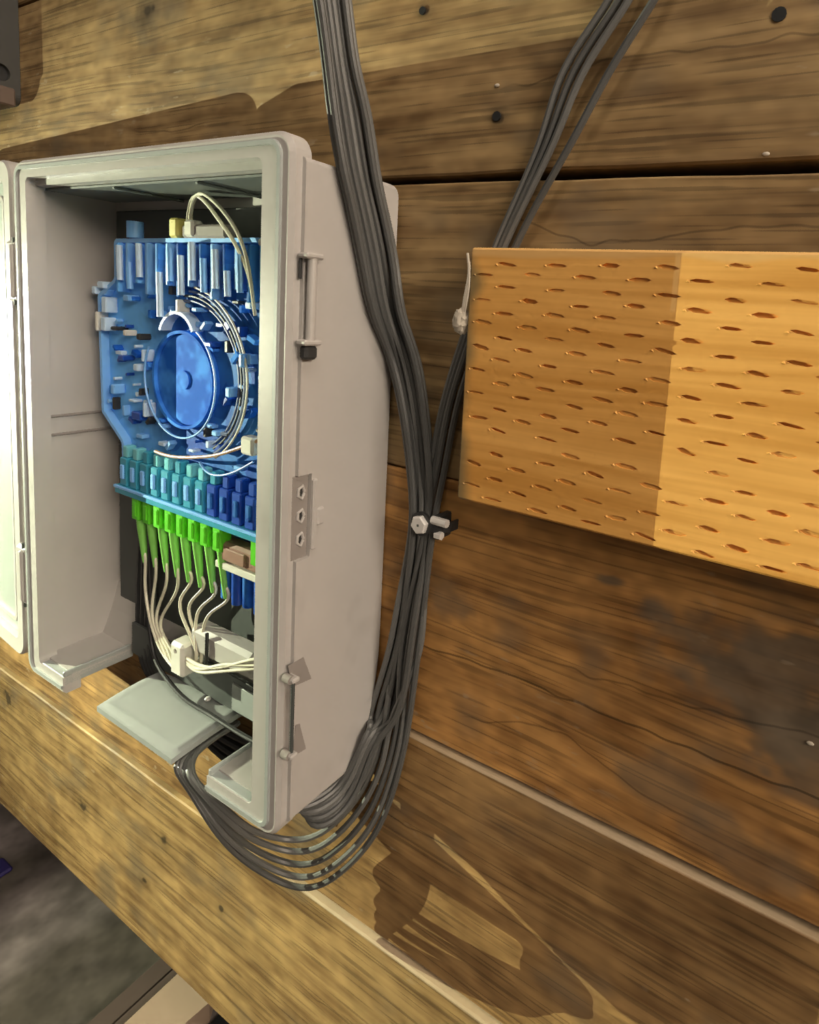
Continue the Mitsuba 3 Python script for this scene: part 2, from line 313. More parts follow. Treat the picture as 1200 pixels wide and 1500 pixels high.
# floor: strips left and right of the entry, with raised edges
for a, b in ((-0.7215, -0.667), (-0.433, -0.3500)):
    m = bx(a, b, -0.1055, -0.036, -0.4140, -0.4035, 0.0012)
    if a > -0.5: m = M3(m) - M3(bx(-0.410, -0.374, -0.0960, -0.0440, -0.43, -0.39, 0.004))   # cable slot
    k = add('floor_strip', m, 'flap_grey', smooth=False, parent=BOX)
    e = b if b < -0.6 else a
    add('raised_edge', bx(e - 0.0035 if b < -0.6 else e, e if b < -0.6 else e + 0.0035, -0.1050, -0.037, -0.4045, -0.3985, 0.001), 'flap_grey', parent=k)
add('corner_rib', bx(-0.428, -0.414, -0.062, -0.042, -0.404, -0.390, 0.003), 'flap_grey', parent=BOX)
# entry flap: a bulged plate in the floor with a border and a screw
def flap_mesh():
    nx, ny = 26, 22; xs, ts = np.linspace(-0.602, -0.4815, nx), np.linspace(0, 1, ny); top = []
    for t in ts:
        for x in xs:
            u = (x + 0.602) / 0.1205
            back = -0.046 + 0.030 * u ** 1.3
            y = -0.1065 + t * (back + 0.1065)
            z = -0.4085 + 0.0050 * math.sin(math.pi * min(1, t * 0.62)) - 0.002 * u
            border = min(u * 0.1205, (1 - u) * 0.1205, t * 0.06)
            z += 0.0016 if 0.004 < border < 0.0065 else (0.0010 if border >= 0.0065 else 0)
            top.append((x, y, z))
    top = np.array(top); bot = top - [0, 0, 0.0052]; v = np.vstack([top, bot]); f = []; N = nx * ny
    def q(a, b, c, d): f.extend([(a, b, c), (a, c, d)])
    for j in range(ny - 1):
        for i in range(nx - 1):
            a = j * nx + i; q(a, a + 1, a + nx + 1, a + nx); q(N + a, N + a + nx, N + a + nx + 1, N + a + 1)
    for i in range(nx - 1):
        q(i + 1, i, N + i, N + i + 1); a = (ny - 1) * nx + i; q(a, a + 1, N + a + 1, N + a)
    for j in range(ny - 1):
        a = j * nx; q(a, a + nx, N + a + nx, N + a); a = j * nx + nx - 1; q(a + nx, a, N + a, N + a + nx)
    return trimesh.Trimesh(v, np.array(f), process=False)
FL = add('entry_flap', flap_mesh(), 'flap_grey', smooth=40, parent=BOX, label='light grey bulged cable entry flap')
s = trimesh.creation.icosphere(2, 0.0032); s.apply_scale([1, 1, 0.6]); s.apply_translation([-0.519, -0.047, -0.4015])
add('screw', s, 'bolt_white', parent=FL)
add('flap_tab', bx(-0.485, -0.449, -0.046, -0.042, -0.400, -0.372, 0.001), 'flap_grey', parent=BOX)
# door: swung right round, seen along its hinge edge
DA = math.radians(-4.0)
def door_xf(m):
    m = m.copy() if isinstance(m, trimesh.Trimesh) else trimesh.Trimesh(m.to_mesh().vert_properties[:, :3], m.to_mesh().tri_verts, process=False)
    m.apply_transform(trimesh.transformations.rotation_matrix(DA, [0, 0, 1], [-0.7475, -0.1005, 0])); return m
d_o = rrect(-1.138, -0.7600, -0.420, 0.1145, 0.020, 10); d_i = rrect(-1.120, -0.7760, -0.402, 0.094, 0.008, 6)
pan = bev_y(d_o, -0.1020, -0.086, 0.002) - ext_y(d_i, -0.2, -0.0945)
DOOR = add('door', door_xf(pan), 'grey_plastic', smooth=False, parent=BOX)
add('door_lining', door_xf(bx(-1.1198, -0.7762, -0.0960, -0.0940, -0.4018, 0.0938)), 'door_white', parent=DOOR, label='white inner face of the open door')
add('door_lip', door_xf(bev_y(rrect(-1.100, -0.788, -0.388, 0.080, 0.008), -0.0985, -0.0955, 0.001) - ext_y(rrect(-1.095, -0.793, -0.383, 0.075, 0.006), -0.2, 0.1)), 'grey_plastic', parent=DOOR)
for z0, z1 in ((-0.027, 0.034), (-0.350, -0.285)):
    hk = add('hinge', cat([bx(-0.7640, -0.7405, -0.1050, -0.096, z0, z1, 0.003), bx(-0.7520, -0.7465, -0.1075, -0.1035, z0 + 0.004, z1 - 0.004, 0.0015)]), 'grey_plastic', parent=BOX)
    add('hinge_pin', cyl((-0.749, -0.1025, z0 - 0.003), (-0.749, -0.1025, z1 + 0.003), 0.0022, 12), 'plate_grey', parent=hk)
# latch rods in their clips on the right side
def latch(ztop, zbot, y, big):
    k = add('latch_rod', cyl((-0.3375, y, zbot), (-0.3375, y, ztop), 0.0034 if big else 0.0014, 16), 'grey_plastic' if big else 'plate_grey', parent=BOX)
    w = 0.008 if big else 0.0035
    for z, hgt in ((ztop, 0.004), (zbot, 0.004)):
        add('clip', bx(-0.3435, -0.3335, y - w, y + w, z - hgt / 2, z + hgt / 2, 0.0012), 'grey_plastic', parent=k)
    if big:
        add('latch_nut', bx(-0.3430, -0.3350, y - 0.0058, y + 0.0058, zbot - 0.012, zbot - 0.002, 0.002), 'dark_plastic', parent=k)
        for s_ in (-1, 1): add('slot', bx(-0.3435, -0.3420, y + s_ * 0.0055 - 0.0013, y + s_ * 0.0055 + 0.0013, ztop - 0.016, ztop - 0.002, 0.0004), 'dark_plastic', parent=k)
    else:
        for z in (ztop, zbot): add('eye', cyl((-0.3440, y - 0.002, z), (-0.3370, y - 0.002, z), 0.0034, 14), 'patch_grey', parent=k)
latch(0.0270, -0.0330, -0.0945, True)
latch(-0.2835, -0.3450, -0.1020, False)
# padlock hasp: a ribbed pocket with three eyes
HP = add('hasp_plate', bx(-0.3468, -0.3455, -0.0998, -0.0852, -0.1950, -0.1310, 0.0004), 'patch_grey', parent=BOX)
for z in (-0.1440, -0.1620, -0.1800):
    add('hasp_eye', tube([(-0.3450, -0.0925 + 0.0030 * math.cos(a), z + 0.0052 * math.sin(a)) for a in np.linspace(0, 2 * math.pi * 0.97, 14)], 0.0013, 8), 'grey_plastic', parent=HP)
    add('hasp_hole', bx(-0.3458, -0.3452, -0.0940, -0.0905, z - 0.0035, z + 0.0035, 0.0002), 'dark_plastic', parent=HP)
add('hasp_edge', bx(-0.3440, -0.3400, -0.0848, -0.0800, -0.190, -0.135, 0.0012), 'grey_plastic', parent=BOX)
add('hasp_tongue', bx(-0.3440, -0.3395, -0.0806, -0.0735, -0.172, -0.158, 0.0015), 'grey_plastic', parent=BOX)
# worn grey patches on the right side
for q in ([(-0.1030, -0.2745), (-0.0885, -0.2745), (-0.0800, -0.2965), (-0.0985, -0.2935)], [(-0.0945, -0.3275), (-0.0905, -0.3285), (-0.0835, -0.3540), (-0.0965, -0.3525)]):
    add('worn_patch', ext_x(q, -0.3427, -0.3420), 'patch_grey', parent=BOX)
sc = trimesh.creation.icosphere(2, 0.0034); sc.apply_scale([1, 0.7, 1]); sc.apply_translation([-0.4460, -0.051, 0.0412])
add('boss_screw', cat([sc, cyl((-0.4460, -0.051, 0.0412), (-0.4460, -0.024, 0.0412), 0.0022, 10)]), 'bolt_white', parent=BOX)

# ------------------------------------------------------------------ splice tray inside the box
TR = thing('splice_tray', 'blue plastic fibre splice tray with a round spool inside the grey box', 'splice tray')
outl = [(-0.667, 0.043), (-0.443, 0.045), (-0.443, 0.004), (-0.412, -0.016), (-0.412, -0.140), (-0.430, -0.185), (-0.430, -0.207), (-0.655, -0.207), (-0.657, -0.165), (-0.694, -0.138), (-0.699, -0.015), (-0.667, 0.003)]
def smooth_poly(p, r): 
    g = sg.Polygon(p).buffer(-r).buffer(2 * r).buffer(-r); return np.array(g.exterior.coords)[:-1]
def ccw(p): return p if sg.LinearRing(p).is_ccw else p[::-1]
o = ccw(smooth_poly(outl, 0.006)); i_ = ccw(np.array(sg.Polygon(o).buffer(-0.004).exterior.coords)[:-1])
base = ext_y(o, -0.0440, -0.0270)
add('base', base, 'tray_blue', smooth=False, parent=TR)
add('side_wall', ext_y(o, -0.0520, -0.0441) - ext_y(i_, -0.2, 0.1), 'light_blue', smooth=False, parent=TR)
sx, sz = -0.5560, -0.0880
def ring(cx, cz, r, w, y0, y1, a0=0, a1=360, n=48):
    a = np.radians(np.linspace(a0, a1, n)); full = abs(a1 - a0 - 360) < 1e-6
    oo = [(cx + r * math.cos(t), cz + r * math.sin(t)) for t in a]; ii = [(cx + (r - w) * math.cos(t), cz + (r - w) * math.sin(t)) for t in a]
    if full: return ext_y(oo[:-1], y0, y1) - ext_y(ii[:-1], -0.2, 0.1)
    return ext_y(oo + ii[::-1], y0, y1)
SP = add('spool', ring(sx, sz, 0.047, 0.0030, -0.0515, -0.0440), 'mid_blue', parent=TR, smooth=30)
add('spool_disc', ring(sx, sz, 0.0432, 0.0430, -0.0480, -0.0440), 'mid_blue', parent=SP, smooth=30)
add('spool_hub', ring(sx, sz, 0.009, 0.0088, -0.0495, -0.0440), 'mid_blue', parent=SP, smooth=30)
add('spool_arc', ring(-0.5590, -0.0520, 0.0290, 0.0030, -0.0550, -0.0440, 25, 160, 20), 'clear_white', parent=TR, smooth=30)
# comb of splice holders with sleeves
for k in range(13):
    x = -0.6560 + k * 0.0165; h = 0.010 * (k % 3 == 0)
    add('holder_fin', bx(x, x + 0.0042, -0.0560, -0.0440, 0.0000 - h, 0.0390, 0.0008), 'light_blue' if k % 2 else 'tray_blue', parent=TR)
for k, (x, z0, z1) in enumerate(((-0.648, 0.002, 0.036), (-0.631, -0.006, 0.020), (-0.6145, 0.006, 0.038), (-0.581, -0.030, 0.012), (-0.5645, 0.004, 0.034), (-0.548, -0.008, 0.028), (-0.5315, 0.006, 0.040), (-0.515, -0.004, 0.026), (-0.4985, 0.000, 0.034), (-0.482, -0.006, 0.016), (-0.4655, -0.002, 0.030))):
    add('splice_sleeve', cyl((x + 0.0005, -0.0565, z0), (x - 0.001, -0.0565, z1), 0.0030, 10), 'clear_white' if k % 3 != 1 else 'light_blue', parent=TR)
# clear clips along the left edge, guide tabs and pegs
for x, z, w, h, m in ((-0.6990, -0.0100, 0.007, 0.008, 'clear_white'), (-0.6860, -0.0040, 0.012, 0.007, 'clear_white'), (-0.6800, -0.0240, 0.009, 0.016, 'clear_white'), (-0.6820, -0.0440, 0.008, 0.014, 'clear_white'), (-0.6950, -0.0420, 0.004, 0.020, 'cream_plastic'),
                      (-0.6620, -0.0470, 0.012, 0.0035, 'dark_plastic'), (-0.6430, -0.0500, 0.005, 0.006, 'cream_plastic'), (-0.6190, -0.0520, 0.006, 0.006, 'dark_plastic'), (-0.6500, -0.0760, 0.010, 0.005, 'deep_blue'), (-0.6240, -0.0830, 0.008, 0.007, 'clear_white'), (-0.6120, -0.0700, 0.004, 0.012, 'clear_white'),
                      (-0.5560, -0.0180, 0.005, 0.012, 'cream_plastic'), (-0.4560, -0.0120, 0.008, 0.006, 'clear_white'), (-0.6660, -0.1100, 0.006, 0.010, 'light_blue'), (-0.6240, -0.1320, 0.016, 0.008, 'deep_blue'), (-0.6100, -0.1240, 0.004, 0.014, 'clear_white'), (-0.5100, -0.0500, 0.010, 0.005, 'deep_blue'),
                      (-0.4820, -0.0900, 0.006, 0.009, 'light_blue'), (-0.5000, -0.1300, 0.008, 0.005, 'light_blue'), (-0.4650, -0.0600, 0.005, 0.012, 'light_blue'), (-0.6400, -0.0150, 0.010, 0.006, 'light_blue'), (-0.5300, -0.0200, 0.008, 0.004, 'light_blue')):
    add('guide_clip', bx(x - w / 2, x + w / 2, -0.0560, -0.0440, z - h / 2, z + h / 2, 0.0010), m, parent=TR)
for k in range(26):
    x, z = rng.uniform(-0.685, -0.44), rng.uniform(-0.150, -0.020)
    if math.hypot(x - sx, z - sz) < 0.05: continue
    add('peg', cyl((x, -0.0515, z), (x, -0.0440, z), rng.uniform(0.0012, 0.0026), 10), ('light_blue', 'clear_white', 'deep_blue')[k % 3], parent=TR)
for k in range(64):   # small moulded ribs, hooks and sleeves scattered over the tray
    x, z = rng.uniform(-0.688, -0.425), rng.uniform(-0.160, -0.004)
    d = math.hypot(x - sx, z - sz)
    if d < 0.05: continue
    b = bx(-0.5 * rng.uniform(0.004, 0.014), 0.5 * rng.uniform(0.004, 0.014), -0.0500 - rng.uniform(0, 0.003), -0.0440, -0.5 * rng.uniform(0.002, 0.006), 0.5 * rng.uniform(0.002, 0.006), 0.0006)
    b.apply_transform(trimesh.transformations.rotation_matrix(rng.choice([0.0, 1.57, 0.8, -0.8, 0.4]), [0, 1, 0])); b.apply_translation([x, 0, z])
    add('rib', b, ('light_blue', 'mid_blue', 'deep_blue', 'light_blue', 'clear_white', 'mid_blue', 'dark_plastic')[k % 7], parent=TR)
for k in range(4):   # fibres coiled on the right of the spool
    r = 0.066 + 0.0042 * k
    add('fibre_loop', tube([(sx + 0.010 + r * math.cos(a) * 1.1, -0.0500 - 0.0008 * k, sz + 0.006 + r * math.sin(a) * 1.05) for a in np.radians(np.linspace(-60, 100 - 6 * k, 22))], 0.0012, 6), ('grey_fibre', 'plate_grey', 'grey_fibre', 'white_cord')[k], parent=TR)
add('fibre_loop', tube([(sx + 0.055 * math.cos(a), -0.0540, sz + 0.055 * math.sin(a)) for a in np.radians(np.linspace(150, 420, 40))], 0.0011, 6), 'light_blue', parent=TR)
# adapter row at the bottom edge
ROW = add('adapter_bar', bx(-0.6560, -0.4300, -0.0600, -0.0420, -0.2165, -0.2075, 0.001), 'teal_plastic', parent=TR)
add('bar_edge', bx(-0.6565, -0.4295, -0.0612, -0.0585, -0.2105, -0.2075, 0.0006), 'light_blue', parent=ROW)
for k in range(12):
    x = -0.6435 + k * 0.0178
    a = add('adapter', bx(x - 0.0062, x + 0.0062, -0.0580, -0.0445, -0.2074, -0.1780, 0.001), ('teal_plastic', 'deep_blue')[k > 7], parent=TR)
    add('adapter_latch', bx(x - 0.0028, x + 0.0028, -0.0600, -0.0575, -0.2000, -0.1850, 0.0008), 'light_blue' if k < 8 else 'tray_blue', parent=a)
    add('adapter_cap', bx(x - 0.0042, x + 0.0042, -0.0560, -0.0460, -0.1780, -0.1660, 0.001), ('pale_teal', 'pale_teal', 'teal_plastic')[k % 3] if k < 9 else 'deep_blue', parent=a)
add('pigtail', tube([(-0.590, -0.0560, -0.162), (-0.553, -0.0575, -0.1610), (-0.520, -0.0590, -0.1550), (-0.4920, -0.0590, -0.1480), (-0.4500, -0.0585, -0.1315), (-0.425, -0.056, -0.120)], 0.0016, 8), 'orange_cord', parent=TR, label='thin orange fibre pigtail')
add('pigtail_clamp', bx(-0.4560, -0.4400, -0.0620, -0.0500, -0.1400, -0.1240, 0.002), 'cream_plastic', parent=TR)
add('loop_cord', tube([(-0.520, -0.0560, -0.160), (-0.5000, -0.0570, -0.168), (-0.470, -0.0570, -0.160), (-0.445, -0.0560, -0.146)], 0.0011, 8), 'light_blue', parent=TR)
# knob and hinges on the top edge
add('top_knob', cyl((-0.6362, -0.048, 0.044), (-0.6362, -0.048, 0.060), 0.0075, 16), 'light_blue', parent=TR)
add('yellow_clip', bx(-0.5690, -0.5560, -0.0560, -0.0440, 0.0440, 0.0620, 0.002), 'yellow_plastic', parent=TR)
add('top_latch', bx(-0.5520, -0.4900, -0.0540, -0.0420, 0.0440, 0.0560, 0.002), 'patch_grey', parent=TR)
add('top_latch', bx(-0.5460, -0.5330, -0.0560, -0.0440, 0.0450, 0.0600, 0.002), 'cream_plastic', parent=TR)

# cords over the top of the tray
for k, pts in enumerate(([(-0.5486, -0.050, 0.050), (-0.5440, -0.052, 0.066), (-0.5336, -0.054, 0.0795), (-0.5190, -0.055, 0.0770), (-0.4960, -0.056, 0.0600), (-0.4760, -0.056, 0.0420), (-0.4600, -0.056, 0.0220), (-0.452, -0.056, 0.004)],
                         [(-0.5420, -0.050, 0.050), (-0.5390, -0.053, 0.066), (-0.5250, -0.056, 0.0810), (-0.5020, -0.058, 0.0760), (-0.4730, -0.058, 0.0540), (-0.4560, -0.058, 0.0280), (-0.4480, -0.058, 0.000), (-0.446, -0.056, -0.020)])):
    add('fibre_cord', tube(pts, 0.0017, 8), 'white_cord', label=('white fibre cord arching over the top of the blue tray, the lower of two', 'white fibre cord arching over the top of the blue tray, the higher of two')[k], category='cable', group='white cords over the tray')

# ------------------------------------------------------------------ eight green connectors with white cords
ends = [(-0.540, -0.062, -0.372), (-0.538, -0.058, -0.372), (-0.535, -0.062, -0.370), (-0.533, -0.056, -0.371), (-0.530, -0.060, -0.362), (-0.527, -0.056, -0.362), (-0.524, -0.060, -0.362), (-0.516, -0.058, -0.362)]
WORDS = ['first from the left', 'second from the left', 'third from the left', 'fourth from the left', 'fourth from the right', 'third from the right', 'second from the right', 'last on the right']
for k in range(8):
    x, y, z = -0.6245 + k * 0.01868, -0.0510, -0.2160
    c = thing('patch_connector', f'green fibre connector with white cord under the blue tray, {WORDS[k]} of eight', 'fibre connector', 'green connectors under the tray')
    add('plug', cat([bx(x - 0.0060, x + 0.0060, y - 0.0062, y + 0.0062, z - 0.024, z, 0.0012), bx(x - 0.0035, x + 0.0035, y - 0.0075, y + 0.004, z - 0.020, z - 0.004, 0.001)]), 'green_plastic', parent=c)
    add('boot', tube([(x + 0.0006 * t, y, z - 0.023 - 0.0042 * t) for t in range(12)], [0.0046, 0.0043, 0.0036, 0.0030, 0.0022], 12, raw=True), 'green_boot', parent=c)
    zb = z - 0.066; ex = ends[k]; drop = 0.030 if k < 4 else 0.0
    pts = [(x + 0.006, y, zb + 0.008), (x + 0.0075, y, zb - 0.006)]
    if k < 4:
        pts += [(x + 0.003 - 0.002 * k, y + 0.002, zb - 0.028), (-0.612 + 0.007 * k, y, -0.338 - 0.003 * k), (-0.590 + 0.009 * k, y - 0.004, -0.362 - 0.001 * k), (-0.562 + 0.003 * k, y - 0.008, -0.373), ex]
    else:
        pts += [(x - 0.002 - 0.004 * (k - 4), y - 0.004, zb - 0.026), (ex[0] + 0.010 - 0.002 * (k - 4), ex[1], ex[2] + 0.022), ex]
    add('cord', tube(pts, 0.00155, 8), 'white_cord', parent=c, label='white cord')
# connector and blue ones beside them, deeper in the box
c = thing('patch_connector', 'green fibre connector alone at the right end of the tray, half hidden by the rim', 'fibre connector')
add('plug', bx(-0.4470, -0.4350, -0.0570, -0.0450, -0.2400, -0.2160, 0.0012), 'green_plastic', parent=c)
add('boot', tube([(-0.441, -0.051, -0.240 - 0.003 * t) for t in range(6)], [0.0040, 0.0020], 10, raw=True), 'green_boot', parent=c)
add('copper_block', cat([bx(-0.4920, -0.4400, -0.0540, -0.0380, -0.2490, -0.2300, 0.0025), bx(-0.4860, -0.4560, -0.0560, -0.0530, -0.2460, -0.2340, 0.001)]), 'copper_brown', label='brown block between the green connectors and the blue dust caps', category='block')
RK = thing('cap_rack', 'pale rack holding blue dust caps in the right of the box below the brown block', 'rack')
add('bar', bx(-0.5000, -0.4050, -0.0540, -0.0300, -0.2570, -0.2500, 0.001), 'cream_plastic', parent=RK)
add('back', bx(-0.5000, -0.4050, -0.0340, -0.0280, -0.2900, -0.2300, 0.001), 'deep_blue', parent=RK)
for k in range(6):
    x = -0.4910 + 0.0155 * k
    add('dust_cap', cyl((x, -0.0470, -0.2575), (x + 0.0005, -0.0470, -0.2860 - 0.002 * (k % 2)), 0.0058, 14), 'deep_blue' if k % 2 else 'tray_blue', label=f'blue dust cap hanging under the pale rack, {("first", "second", "third", "fourth", "fifth", "sixth")[k]} from the left', category='dust cap', group='blue dust caps')

# cream clamp with its grey arm and the cords leaving it to the right
CL = thing('cord_clamp', 'cream clamp block gathering the white cords at the bottom of the box', 'clamp')
blk = M3(bx(-0.5480, -0.5280, -0.0680, -0.0500, -0.3740, -0.3400, 0.003))
for hx, hz in ((-0.5385, -0.3480),): blk = blk - M3(cyl((hx, -0.08, hz), (hx, -0.04, hz), 0.0026, 14))
add('block', blk, 'cream_plastic', parent=CL)
add('arm', bx(-0.5290, -0.4380, -0.0600, -0.0400, -0.3480, -0.3220, 0.004), 'grey_plastic', parent=CL)
add('tie', tube([(-0.500, -0.0615, -0.350), (-0.499, -0.0620, -0.336), (-0.500, -0.0612, -0.3200)], 0.0016, 8), 'black_jacket', parent=CL)
for k in range(3):
    add('fibre_cord', tube([(-0.526, -0.064, -0.352 - 0.003 * k), (-0.500, -0.0665, -0.350 - 0.003 * k), (-0.470, -0.067, -0.340 - 0.002 * k + 0.004 * (k == 1)), (-0.440, -0.064, -0.325 - 0.004 * k), (-0.415, -0.060, -0.315 - 0.004 * k)], 0.0016, 8), 'white_cord',
        label=('white cord leaving the cream clamp to the right, topmost of three', 'white cord leaving the cream clamp to the right, middle of three', 'white cord leaving the cream clamp to the right, lowest of three')[k], category='cable', group='white cords from the clamp')
add('patch_cable', tube([(-0.630, -0.045, -0.330), (-0.610, -0.050, -0.366), (-0.590, -0.056, -0.383), (-0.560, -0.060, -0.3930), (-0.530, -0.062, -0.3985), (-0.500, -0.062, -0.3990), (-0.465, -0.064, -0.3975), (-0.430, -0.066, -0.395), (-0.395, -0.066, -0.390)], 0.0021, 8), 'black_jacket',
    label='thin black cord lying across the grey entry flap in the box', category='cable')

# ------------------------------------------------------------------ grey drop cables
def ray(px, py): return R.T @ np.array([(px - PX) / F, (py - PY) / F, 1.0])
def at(px, py, y):
    r = ray(px, py); return CAM + r * ((y - CAM[1]) / r[1])
def beside(px, py, off):
    r = ray(px, py); x = -0.3425 + off; p = CAM + r * (x / r[0])
    return p if p[1] < -0.004 - off else at(px, py, -0.0005 - off)
rc = 0.0027
# measured run of the left bundle: (pixel centre, half width) from the top to the clip, then down past the box
runL = [((480, -60), 24), ((487, 0), 23), ((500, 96), 23), ((511, 160), 27), ((524, 240), 27), ((533, 284), 26), ((553, 380), 26), ((568, 460), 23), ((589, 520), 21), ((606, 600), 18), ((616, 690), 16), ((617, 768), 14)]
runR = [((955, -60), 36), ((925, 0), 33), ((862, 100), 34), ((818, 200), 24), ((748, 345), 15), ((700, 470), 13), ((662, 585), 11), ((643, 680), 10), ((628, 768), 8)]
runD = [((603, 880), 21), ((589, 965), 25), ((566, 1055), 27)]
def left_pts(j, n=7):
    u = -1 + 2 * (j % n) / (n - 1); deep = 0.0034 if j < n else 0.0098; out = []
    if j >= n: u = -0.8 + 1.6 * (j - n) / 1.0
    for (c, h) in runL[:-1]:
        out.append(beside(c[0] + u * h, c[1], deep + 0.0006 * math.sin(3 * j + c[1] * 0.02)))
    out.append(at(runL[-1][0][0] + u * runL[-1][1], runL[-1][0][1], -0.0055 - (0.0060 if j % 2 else 0) - (0.004 if j >= n else 0)))
    return out
def right_pts(j, n=4):
    u = (-1, -0.55, -0.12, 1)[j]; out = []
    for (c, h) in runR[:-1]: out.append(at(c[0] + u * h, c[1], -0.0052 if c[1] > 200 else -0.0062 - 0.001 * j))
    out.append(at(runR[-1][0][0] + u * runR[-1][1], runR[-1][0][1], -0.0055 - (0.0058 if j % 2 else 0)))
    return out
def from_above(P): d = P[0] - P[2]; d = d / np.linalg.norm(d); d[1] = 0.02; return [P[0] + d * t + [0, 0, 0] for t in (0.45, 0.30, 0.15)] + P
def down_pts(u, deep): return [at(c[0] + u * h, c[1], -0.004 - deep) for c, h in runD]
def under(k):   # forward under the right floor strip and up through the entry into the box
    q = 0.0030 * k; e = 0.0035 * (k % 2)
    return [(-0.3350 + 0.5 * q, -0.018 - e, -0.372 - 0.5 * q), (-0.3440 + 0.45 * q, -0.0360 - e, -0.4080 - q), (-0.3530 + 0.3 * q, -0.0600 - e, -0.4185 - q), (-0.3640, -0.0780 + 0.8 * q, -0.4195 - 0.7 * q), (-0.3830, -0.0830 + 1.8 * q, -0.4165), (-0.3925, -0.0820 + 1.8 * q, -0.4050),
            (-0.3950, -0.0800 + 1.8 * q, -0.388), (-0.3930, -0.074 + 1.6 * q, -0.355), (-0.388, -0.064 + 1.0 * q, -0.310)]
LOOP_OUT = [(597, 1070), (582, 1138), (554, 1213), (506, 1272), (440, 1300), (372, 1270), (310, 1208), (273, 1150), (259, 1119)]
LOOP_IN = [(566, 1050), (556, 1098), (530, 1158), (490, 1206), (438, 1230), (385, 1222), (337, 1192), (303, 1162), (284, 1139)]
LOOP_Y = [-0.009, -0.012, -0.017, -0.024, -0.030, -0.056, -0.090, -0.098, -0.100]
def loop(v, lift):  # hanging below the box and up through the front of the entry, then back under the flap
    P = [at(i[0] + (o[0] - i[0]) * v, i[1] + (o[1] - i[1]) * v, y - lift) for o, i, y in zip(LOOP_OUT, LOOP_IN, LOOP_Y)]
    return P + [np.array([-0.486 + 0.007 * (1 - v), -0.086, -0.4185 - lift]), np.array([-0.492 + 0.008 * (1 - v), -0.060, -0.4180 - lift]), np.array([-0.492 + 0.008 * (1 - v), -0.038, -0.4180 - lift])]
CN = 0
PLACE_L = ['leftmost', 'second from the left', 'third from the left', 'middle one', 'third from the right', 'second from the right', 'rightmost', 'outer left one lying on top', 'outer right one lying on top']
for j in range(9):
    u = -1 + 2 * (j % 7) / 6 if j < 7 else (-0.5, 0.5)[j - 7]
    deep = (0.0 if j % 2 else 0.0055) + (0.005 if j >= 7 else 0)
    top = from_above(left_pts(j))
    if j != 6: pts = top + down_pts(u * 0.9, deep) + under(j if j < 6 else j - 1)
    else: pts = top + down_pts(u * 0.9, deep)[:2] + loop(0.25, 0.002)
    add('drop_cable', tube(pts, rc, 8, 0.005), 'cable_jacket' if j % 3 else 'cable_jacket_light', label=f'grey drop cable in the bundle beside the box, {PLACE_L[j]}', category='cable', group='drop cables beside the box')
PLACE_R = ['leftmost', 'second from the left', 'second from the right', 'rightmost']
for j in range(4):
    u = -0.6 + 1.6 * j / 3
    pts = from_above(right_pts(j)) + down_pts(u * 0.9, (0.0062 if j % 2 else 0.0)) [:2] + loop((0.0, 0.52, 0.78, 1.0)[j], 0.0)
    add('drop_cable', tube(pts, rc, 8, 0.005), 'cable_jacket' if j % 2 else 'cable_jacket_light', label=f'grey drop cable passing behind the orange board, {PLACE_R[j]} of its bundle', category='cable', group='drop cables behind the board')

for k, w in enumerate(('leftmost', 'second from the left', 'third from the left', 'rightmost')):
    q = 0.0085 * k
    add('feeder_cable', tube([(-0.652 + 0.4 * q, -0.0310, -0.225), (-0.656 + 0.8 * q, -0.0330, -0.290), (-0.655 + q, -0.0360, -0.350), (-0.646 + q, -0.0395 - 0.1 * q, -0.395), (-0.628 + q, -0.0400, -0.4200), (-0.595 + 0.5 * q, -0.0300, -0.4420 - 0.4 * q), (-0.545, -0.0200, -0.4560 - 1.1 * q), (-0.47, -0.0160, -0.4520 - 1.2 * q), (-0.405, -0.0130, -0.4220 - 0.5 * q), (-0.372, -0.0090, -0.400 - 0.3 * q)], 0.0042, 10), 'black_jacket',
        label=f'dark cable standing in the box by the white cords, {w} of four', category='cable', group='dark cables in the left of the box')

# ------------------------------------------------------------------ cable clip on the wall
CC = thing('cable_clip', 'black cable clip with a bright bolt holding the grey cable bundle to the wall', 'cable clip')
c0 = at(616, 768, -0.020)
band = []
for a in np.linspace(math.pi * 1.02, -0.02 * math.pi, 22): band.append((c0[0] + 0.003 + 0.0185 * math.cos(a), -0.0010 - 0.0195 * math.sin(a) ** 0.7 if math.sin(a) > 0 else 0.0, c0[2]))
def strip(P, w, t):
    P = np.array(P); v = []
    g = np.gradient(P, axis=0); nrm = np.stack([g[:, 1], -g[:, 0], 0 * g[:, 0]], 1); nrm /= np.linalg.norm(nrm, axis=1)[:, None]
    if nrm[len(P) // 2][1] > 0: nrm = -nrm
    for p, n in zip(P, nrm): v += [p + [0, 0, w], p + n * t + [0, 0, w], p + n * t - [0, 0, w], p - [0, 0, w]]
    f = []
    for k in range(len(P) - 1):
        for j in range(4):
            a, b = 4 * k + j, 4 * k + (j + 1) % 4; f += [(a, b, b + 4), (a, b + 4, a + 4)]
    n = len(v); f += [(0, 2, 1), (0, 3, 2), (n - 4, n - 3, n - 2), (n - 4, n - 2, n - 1)]
    t_ = trimesh.Trimesh(np.array(v), np.array(f), process=False); t_.fix_normals(); return t_
add('band', strip(band, 0.0040, 0.0016), 'black_jacket', parent=CC)
b0 = at(616, 768, -0.0225)
hexa = [(b0[0] + 0.0078 * math.cos(a), b0[2] + 0.0078 * math.sin(a)) for a in np.radians(np.arange(15, 375, 60))]
add('washer', ring(b0[0], b0[2], 0.0098, 0.0096, -0.0222, -0.0200), 'black_jacket', parent=CC)
BO = add('bolt_head', bev_y(hexa, -0.0262, -0.0222, 0.001), 'bolt_white', parent=CC, label='bright hexagonal bolt head')
